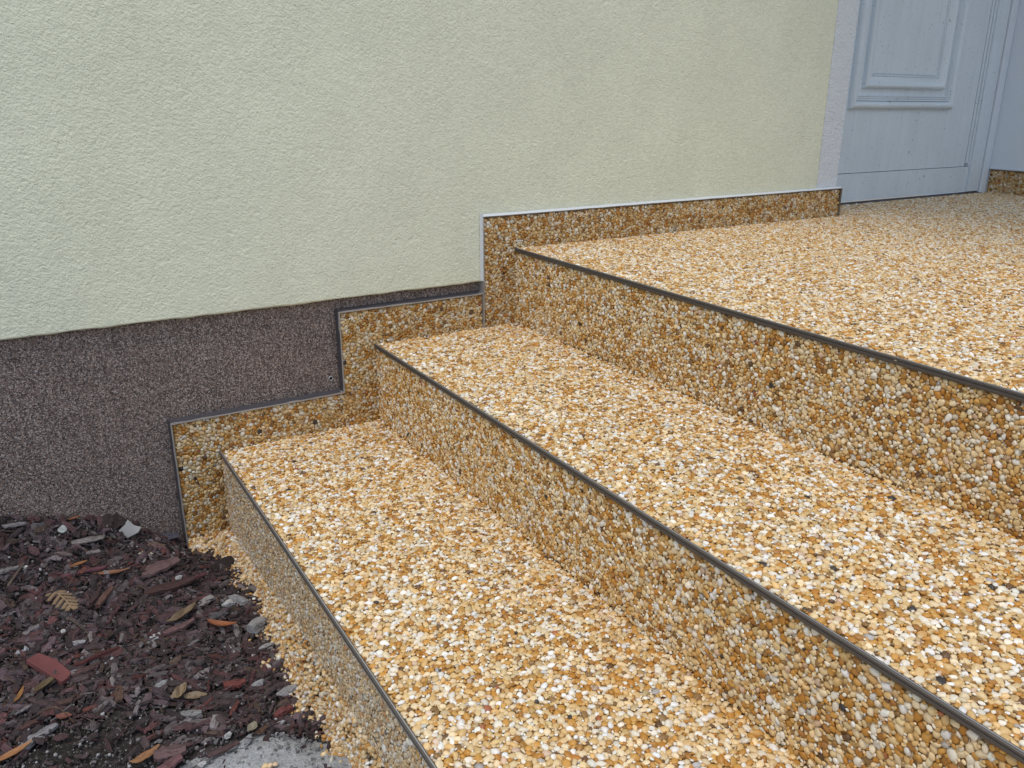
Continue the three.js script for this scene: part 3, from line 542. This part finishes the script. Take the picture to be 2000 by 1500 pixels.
// by the plinth
{
  const sh = new THREE.Shape([[-0.018, -0.01], [-0.004, -0.013], [0.014, -0.009], [0.021, -0.002], [0.01, 0.005], [0.002, 0.018], [-0.004, 0.011], [-0.016, 0.004]].map(p => new THREE.Vector2(...p)));
  const g = new THREE.ExtrudeGeometry(sh, { depth: 0.004, bevelEnabled: true, bevelSize: 0.0008, bevelThickness: 0.0008, bevelSegments: 1 });
  const m = single('stone', g, stoneOf(0.3, 0.31, 0.32), 'pointed flat grey stone standing up in the mulch near the skirting corner', 'stone'); m.rotation.set(-0.5, -0.3, 0.05); m.position.set(-0.178, groundY(-0.178, 0.008) + 0.014, 0.008);
}
chip(-0.353, 0.003, 0.036, 0.012, 0.004, -12, [0.2, 0.19, 0.21], 'pale weathered wood chip high on the mulch at the left edge by the plinth', { up: 0.012 });
stone(-0.285, 0.009, 0.017, 0.012, 0.026, 15, [0.36, 0.4, 0.41], 'pale bluish grey stone on the mulch pile below the plinth', { up: 0.6 });
chip(-0.247, 0.036, 0.05, 0.012, 0.004, -6, [0.22, 0.2, 0.2], 'curled pale strip of bark in the dark hollow below the plinth', { up: 0.012, rx: 0.5 });
chip(-0.2, -0.008, 0.034, 0.03, 0.006, -20, DARKB, 'dark slab of bark leaning against the plinth', { up: 0.012, rx: 0.9 });
chip(-0.116, -0.004, 0.045, 0.018, 0.003, -8, [0.07, 0.07, 0.1], 'bluish grey flake lying at the plinth beside the skirting edge', { up: 0.008, rx: 0.5 });
leaf(-0.262, -0.006, 0.022, 0.008, 10, [0.2, 0.075, 0.035], 'small orange brown leaf lying highest, at the top of the mulch by the plinth', { up: 0.012 });
stone(-0.168, 0.055, 0.013, 0.009, 0.01, 30, [0.45, 0.42, 0.36], 'cream chip of stone, left one of a pair above the flat maroon bark slab', { facets: 12, up: 0.5 });
stone(-0.153, 0.056, 0.012, 0.008, 0.009, -20, [0.47, 0.42, 0.34], 'cream chip of stone, right one of a pair above the flat maroon bark slab', { facets: 12, up: 0.5 });
stone(-0.108, 0.028, 0.016, 0.014, 0.015, 0, [0.1, 0.1, 0.11], 'round dark stone in the mulch in front of the skirting corner', { facets: 4, up: 0.4 });
stone(-0.348, 0.068, 0.015, 0.007, 0.008, 5, [0.55, 0.55, 0.55], 'small white stone on the mulch near the left edge', { up: 0.7 });
chip(-0.373, 0.07, 0.03, 0.012, 0.005, 8, WOOD, 'light grey wood chip cut by the left edge of the picture', { up: 0.01 });
chip(-0.29, 0.055, 0.034, 0.011, 0.005, -42, [0.13, 0.1, 0.105], 'greyish chip of bark slanting above the curled orange leaf');
leaf(-0.27, 0.088, 0.03, 0.01, 12, [0.23, 0.1, 0.03], 'curled yellow brown leaf lying on a white stone in the mulch', { roll: 0.3, up: 0.014 });
leaf(-0.265, 0.098, 0.02, 0.01, 70, [0.26, 0.09, 0.025], 'short orange leaf tip below the curled yellow brown leaf', { up: 0.011 });
stone(-0.272, 0.08, 0.016, 0.009, 0.009, 0, [0.5, 0.52, 0.55], 'white stone under the curled yellow brown leaf', { up: 0.5 });
leaf(-0.225, 0.112, 0.062, 0.012, -22, [0.2, 0.09, 0.05], 'long orange brown leaf with a drawn out tip in the middle of the mulch', { wav: 0.5, up: 0.012, tail: 0.8 });
chip(-0.147, 0.105, 0.06, 0.036, 0.007, 18, [0.12, 0.075, 0.08], 'wide flat maroon slab of bark in front of the skirting', { up: 0.012 });
chip(-0.14, 0.166, 0.09, 0.026, 0.007, 2, [0.05, 0.025, 0.025], 'long dark red brown slab of bark below the flat maroon slab', { up: 0.01 });
chip(-0.1, 0.158, 0.04, 0.01, 0.004, 4, [0.1, 0.035, 0.045], 'narrow wine red strip lying on the long dark slab of bark', { up: 0.018 });
chip(-0.268, 0.098, 0.075, 0.012, 0.005, -4, [0.13, 0.05, 0.065], 'long wine red strip of bark left of the middle of the mulch', { up: 0.009 });
twig([[-0.375, 0.098, 0.008], [-0.362, 0.083, 0.011], [-0.347, 0.066, 0.012]], 0.0028, [0.14, 0.11, 0.085], 'straight light brown stick near the left edge of the mulch');
twig([[-0.3, 0.196, 0.009], [-0.287, 0.222, 0.011], [-0.273, 0.25, 0.007]], 0.0018, [0.13, 0.1, 0.085], 'thin twig slanting down right of the dried conifer sprig');
twig([[-0.292, 0.128, 0.01], [-0.275, 0.1, 0.014], [-0.262, 0.075, 0.012]], 0.0013, [0.11, 0.08, 0.075], 'fine upright twig crossing the long wine red strip');
twig([[-0.135, 0.12, 0.012], [-0.1, 0.108, 0.014], [-0.06, 0.098, 0.01]], 0.0012, [0.06, 0.045, 0.04], 'fine dark twig beside the grey stones above the pebbles');
twig([[-0.1, 0.163, 0.014], [-0.07, 0.155, 0.018], [-0.035, 0.146, 0.02]], 0.0012, [0.05, 0.035, 0.03], 'thin dark twig reaching into the spilled pebbles');
chip(-0.242, 0.17, 0.05, 0.012, 0.006, 62, [0.13, 0.07, 0.06], 'red tipped splinter of bark, right one of two side by side', { up: 0.012 });
chip(-0.256, 0.163, 0.042, 0.01, 0.006, 64, [0.07, 0.04, 0.042], 'darker splinter of bark, left one of two side by side', { up: 0.01 });
stone(-0.309, 0.225, 0.0085, 0.0085, 0.0085, 0, [0.5, 0.5, 0.5], 'tiny round white ball on the mulch under the dried sprig', { facets: 0, jag: 0.01, up: 0.8 });
stone(-0.181, 0.289, 0.03, 0.012, 0.017, 10, PALE, 'pale grey stone with a pointed left end in the middle of the mulch', { up: 0.5 });
chip(-0.15, 0.29, 0.05, 0.015, 0.006, 14, [0.14, 0.08, 0.085], 'pinkish brown chip of bark right of the pale pointed stone', { up: 0.01 });
// stones along the spilled pebbles
stone(-0.073, 0.13, 0.017, 0.013, 0.013, 40, [0.33, 0.34, 0.36], 'small angular grey stone nearest the skirting foot among dark bark', { up: 0.55, facets: 12 });
stone(-0.121, 0.132, 0.013, 0.009, 0.019, -25, [0.4, 0.42, 0.44], 'narrow pale grey stone on the right edge of the maroon slab', { up: 0.7, facets: 12 });
chip(-0.042, 0.118, 0.045, 0.028, 0.009, 20, [0.02, 0.014, 0.014], 'nearly black slab of bark at the edge of the spilled pebbles', { up: 0.008, rx: 0.3 });
stone(-0.093, 0.222, 0.034, 0.014, 0.02, 0, [0.26, 0.25, 0.25], 'flat grey mortar lump behind the dark grey slab', { up: 0.5, jag: 0.09 });
stone(-0.064, 0.26, 0.026, 0.017, 0.017, 25, PALE, 'light grey angular stone standing before a bigger grey lump', { up: 0.75, facets: 12 });
stone(-0.045, 0.252, 0.04, 0.026, 0.026, -30, [0.24, 0.24, 0.255], 'bigger grey lump of mortar by the spilled pebbles', { up: 0.4 });
stone(-0.088, 0.278, 0.05, 0.012, 0.03, -10, [0.075, 0.07, 0.078], 'dark grey slab of stone in front of the light angular stone', { up: 0.6, facets: 14 });
stone(-0.042, 0.345, 0.048, 0.024, 0.03, 32, [0.25, 0.25, 0.265], 'largest grey stone, lying against the spilled pebbles', { up: 0.45, jag: 0.04, facets: 11 });
stone(-0.04, 0.4, 0.03, 0.012, 0.016, 14, [0.3, 0.3, 0.32], 'flat grey stone just below the largest grey stone', { up: 0.5 });
leaf(-0.088, 0.32, 0.052, 0.013, -42, [0.27, 0.095, 0.04], 'bright orange leaf pointing at the largest grey stone', { up: 0.016, curl: 0.25, wav: 0.1 });
leaf(-0.138, 0.262, 0.058, 0.018, 22, [0.17, 0.12, 0.075], 'crumpled tan leaf left of the bright orange leaf', { wav: 0.8, roll: 0.35, up: 0.012 });
// lower half of the bed
{
  const P = [[-0.361, 0.276], [-0.346, 0.267], [-0.326, 0.29], [-0.309, 0.327], [-0.313, 0.336], [-0.322, 0.342], [-0.334, 0.322]].map(([x, z]) => new THREE.Vector2(x + 0.335, -(z - 0.305)));
  const g = new THREE.ExtrudeGeometry(new THREE.Shape(P), { depth: 0.007, bevelEnabled: true, bevelSize: 0.0012, bevelThickness: 0.001, bevelSegments: 2 }); g.rotateX(-Math.PI / 2);
  const m = single('brick_shard', g, stoneOf(0.15, 0.05, 0.052), 'flat red shard of brick lying on the lower left mulch', 'brick'); m.rotation.set(0.1, 0, -0.12); m.position.set(-0.335, groundY(-0.335, 0.305) + 0.007, 0.305);
}
stone(-0.291, 0.259, 0.03, 0.012, 0.016, 4, [0.33, 0.32, 0.34], 'rough grey stone above the red brick shard', { up: 0.6, jag: 0.09 });
stone(-0.367, 0.238, 0.02, 0.012, 0.015, 0, [0.36, 0.37, 0.4], 'grey white stone above the left end of the brick shard', { up: 0.5, jag: 0.09 });
chip(-0.357, 0.222, 0.045, 0.016, 0.006, -28, [0.085, 0.05, 0.06], 'purplish chip of bark above the red brick shard');
chip(-0.292, 0.326, 0.04, 0.015, 0.005, 4, [0.09, 0.05, 0.052], 'oval maroon flake right of the red brick shard');
chip(-0.272, 0.308, 0.062, 0.007, 0.005, 10, [0.1, 0.03, 0.03], 'long thin red splinter above the oval maroon flake', { up: 0.01 });
leaf(-0.341, 0.337, 0.046, 0.013, 36, [0.1, 0.07, 0.035], 'olive brown leaf lying along the lower edge of the brick shard', { roll: 0.25, up: 0.012 });
leaf(-0.375, 0.338, 0.034, 0.007, 64, [0.25, 0.12, 0.04], 'narrow yellow leaf left of the red brick shard', { wav: 0.5 });
chip(-0.352, 0.365, 0.034, 0.012, 0.005, -50, [0.07, 0.045, 0.05], 'stubby brown chip below the olive brown leaf');
chip(-0.318, 0.38, 0.036, 0.013, 0.005, 6, [0.085, 0.05, 0.045], 'smooth brown flake above the curved strip of bark');
chip(-0.355, 0.402, 0.05, 0.011, 0.007, 26, [0.09, 0.045, 0.042], 'curved reddish strip of bark low on the left');
chip(-0.36, 0.437, 0.055, 0.017, 0.006, 28, [0.23, 0.23, 0.26], 'greyish white piece of weathered wood at the lower left', { up: 0.006 });
leaf(-0.388, 0.456, 0.05, 0.012, 18, [0.3, 0.14, 0.06], 'orange leaf cut by the lower left edge of the picture', { up: 0.01 });
leaf(-0.325, 0.415, 0.022, 0.013, -35, [0.16, 0.06, 0.045], 'small dull red leaf beside the arching stem');
twig([[-0.356, 0.388, 0.006], [-0.334, 0.394, 0.014], [-0.313, 0.434, 0.006]], 0.0011, [0.16, 0.1, 0.075], 'thin arching stem over the small dull red leaf');
twig([[-0.305, 0.423, 0.006], [-0.296, 0.44, 0.009], [-0.286, 0.455, 0.005]], 0.0012, [0.17, 0.11, 0.09], 'short broken stem on the bare soil');
chip(-0.253, 0.405, 0.036, 0.014, 0.004, 82, [0.1, 0.06, 0.045], 'upright brown flake on the bare soil');
stone(-0.198, 0.41, 0.034, 0.014, 0.024, 20, [0.25, 0.26, 0.28], 'crumbly grey mortar lump right of the upright brown flake', { up: 0.35, jag: 0.12 });
leaf(-0.178, 0.45, 0.03, 0.02, 20, [0.22, 0.16, 0.1], 'curled beige leaf, left one of two in the lower mulch', { wav: 0.9, roll: 0.3, up: 0.012 });
leaf(-0.161, 0.466, 0.034, 0.016, -36, [0.19, 0.14, 0.09], 'beige leaf, right one of two in the lower mulch', { wav: 0.4, roll: 0.2 });
stone(-0.17, 0.498, 0.036, 0.014, 0.028, -20, [0.22, 0.22, 0.23], 'crumbly grey mortar lump below the two beige leaves', { up: 0.3, jag: 0.12 });
chip(-0.105, 0.47, 0.03, 0.016, 0.007, -18, RED, 'brick red chip of bark between the two beige leaves and the pebbles', { up: 0.011 });
stone(-0.073, 0.487, 0.026, 0.014, 0.014, 0, [0.28, 0.28, 0.3], 'square grey stone right of the brick red chip', { up: 0.6, facets: 14 });
stone(-0.042, 0.522, 0.036, 0.014, 0.018, 8, GREY, 'flat half round grey stone touching the spilled pebbles', { up: 0.5 });
chip(-0.06, 0.562, 0.026, 0.012, 0.007, 6, [0.17, 0.055, 0.055], 'bright red chip of bark below the half round stone', { up: 0.01 });
stone(-0.031, 0.556, 0.016, 0.014, 0.016, 30, PALE, 'pale grey stone between the red chip and the pebbles', { up: 0.4 });
leaf(-0.106, 0.572, 0.018, 0.014, 40, [0.22, 0.2, 0.15], 'small triangular tan leaf at the edge of the sand', { up: 0.01 });
stone(-0.09, 0.578, 0.03, 0.012, 0.014, -6, [0.1, 0.055, 0.035], 'rusty brown lump at the edge of the sand', { up: 0.4, jag: 0.1 });
stone(-0.07, 0.58, 0.016, 0.012, 0.014, 10, [0.3, 0.3, 0.33], 'grey lump right of the rusty brown lump', { up: 0.4, jag: 0.1 });
stone(-0.14, 0.565, 0.017, 0.008, 0.013, 35, PALE, 'pale stone with an angular top left of the sand edge', { up: 0.6 });
stone(-0.121, 0.588, 0.026, 0.011, 0.015, 42, [0.29, 0.3, 0.33], 'long grey stone half buried in the sand edge', { up: 0.4 });
stone(-0.18, 0.6, 0.017, 0.007, 0.009, 8, [0.4, 0.41, 0.43], 'thin white grey stone where the mulch meets the sand', { up: 0.7 });
chip(-0.15, 0.592, 0.04, 0.01, 0.004, 4, [0.1, 0.06, 0.065], 'curved maroon flake lying along the sand edge', { up: 0.008 });
leaf(-0.24, 0.55, 0.04, 0.014, 8, [0.26, 0.13, 0.06], 'torn orange tan leaf under a brown flake near the bottom', { wav: 0.8 });
chip(-0.212, 0.562, 0.04, 0.026, 0.008, -14, [0.12, 0.075, 0.082], 'wide purplish slab of bark near the bottom of the picture', { up: 0.01 });
chip(-0.224, 0.588, 0.045, 0.017, 0.007, 24, [0.15, 0.075, 0.085], 'pinkish slab of bark cut by the bottom of the picture', { up: 0.01 });
// single pebbles on the grey sand
[[-0.111, 0.651, 'left one of three'], [-0.1045, 0.6535, 'middle one of three'], [-0.0985, 0.655, 'right one of three']].forEach(([x, z, w], i) => {
  const m = single('loose_pebble', PG[i + 1], new THREE.MeshStandardMaterial({ color: lin(0.7 - 0.06 * i, 0.53 - 0.05 * i, 0.3), roughness: 0.42 }), `honey pebble on the grey sand, ${w} in a row`, 'pebble'); m.scale.set(0.0046 - i * 0.0004, 0.003, 0.0042); m.position.set(x, 0.0085, z); m.rotation.y = i * 1.7;
});
{ const m = single('loose_pebble', PG[5], new THREE.MeshStandardMaterial({ color: lin(0.55, 0.34, 0.1), roughness: 0.42 }), 'ochre pebble alone on the grey sand at the bottom edge', 'pebble'); m.scale.set(0.005, 0.003, 0.004); m.position.set(-0.117, 0.0085, 0.662); }
// dried conifer sprig: stem with flat scaly fans
{
  const t = thing('conifer_sprig', 'dried tan conifer sprig lying on the mulch at the left', 'sprig', [-0.303, groundY(-0.303, 0.15) + 0.01, 0.15]);
  t.rotation.set(0.1, R(-78), 0.05);
  const m = new THREE.MeshStandardMaterial({ color: lin(0.27, 0.19, 0.12), roughness: 0.8 });
  part(t, 'stem', new THREE.TubeGeometry(new THREE.CatmullRomCurve3([VX(-0.045, 0, 0.008), VX(-0.01, 0.002, 0), VX(0.02, 0.003, -0.003), VX(0.048, 0.001, -0.004)]), 16, 0.0009, 5), m);
  for (const [x, z, s, a0, l] of [[-0.032, 0.005, 1, 44, 0.016], [-0.028, 0.004, -1, 40, 0.02], [-0.021, 0.003, 1, 42, 0.022], [-0.016, 0.002, -1, 42, 0.024], [-0.008, 0, 1, 38, 0.024], [-0.002, 0, -1, 40, 0.024], [0.006, -0.001, 1, 40, 0.022], [0.012, -0.002, -1, 40, 0.021], [0.019, -0.003, 1, 36, 0.018], [0.025, -0.003, -1, 36, 0.016], [0.032, -0.003, 1, 34, 0.013], [0.038, -0.004, -1, 30, 0.01]]) {
    const bits = []; const dir = R(a0) * s;
    for (let k = 0; k < 7; k++) { const u = (k + 1) / 7 * l; for (const q of [-1, 1, 0]) { if (q === 0 && k < 6) continue; const b = new THREE.ConeGeometry(0.0015, 0.0078 - 0.0006 * k, 6); b.scale(1, 1, 0.6); b.translate(0, 0.004, 0); b.rotateZ(-Math.PI / 2); b.rotateY(q * 0.65); b.translate(u - 0.003, 0, 0); bits.push(b); } }
    const br = new THREE.CylinderGeometry(0.0006, 0.0009, l, 5); br.rotateZ(-Math.PI / 2); br.translate(l / 2, 0, 0); bits.push(br);
    const g = mergeGeometries(bits); g.rotateY(-dir); g.translate(x, 0.002, z); part(t, 'frond', g, m);
  }
}
scene.traverse(o => { if (o.isMesh) { o.castShadow = true; o.receiveShadow = true; } });
renderer.render(scene, camera);
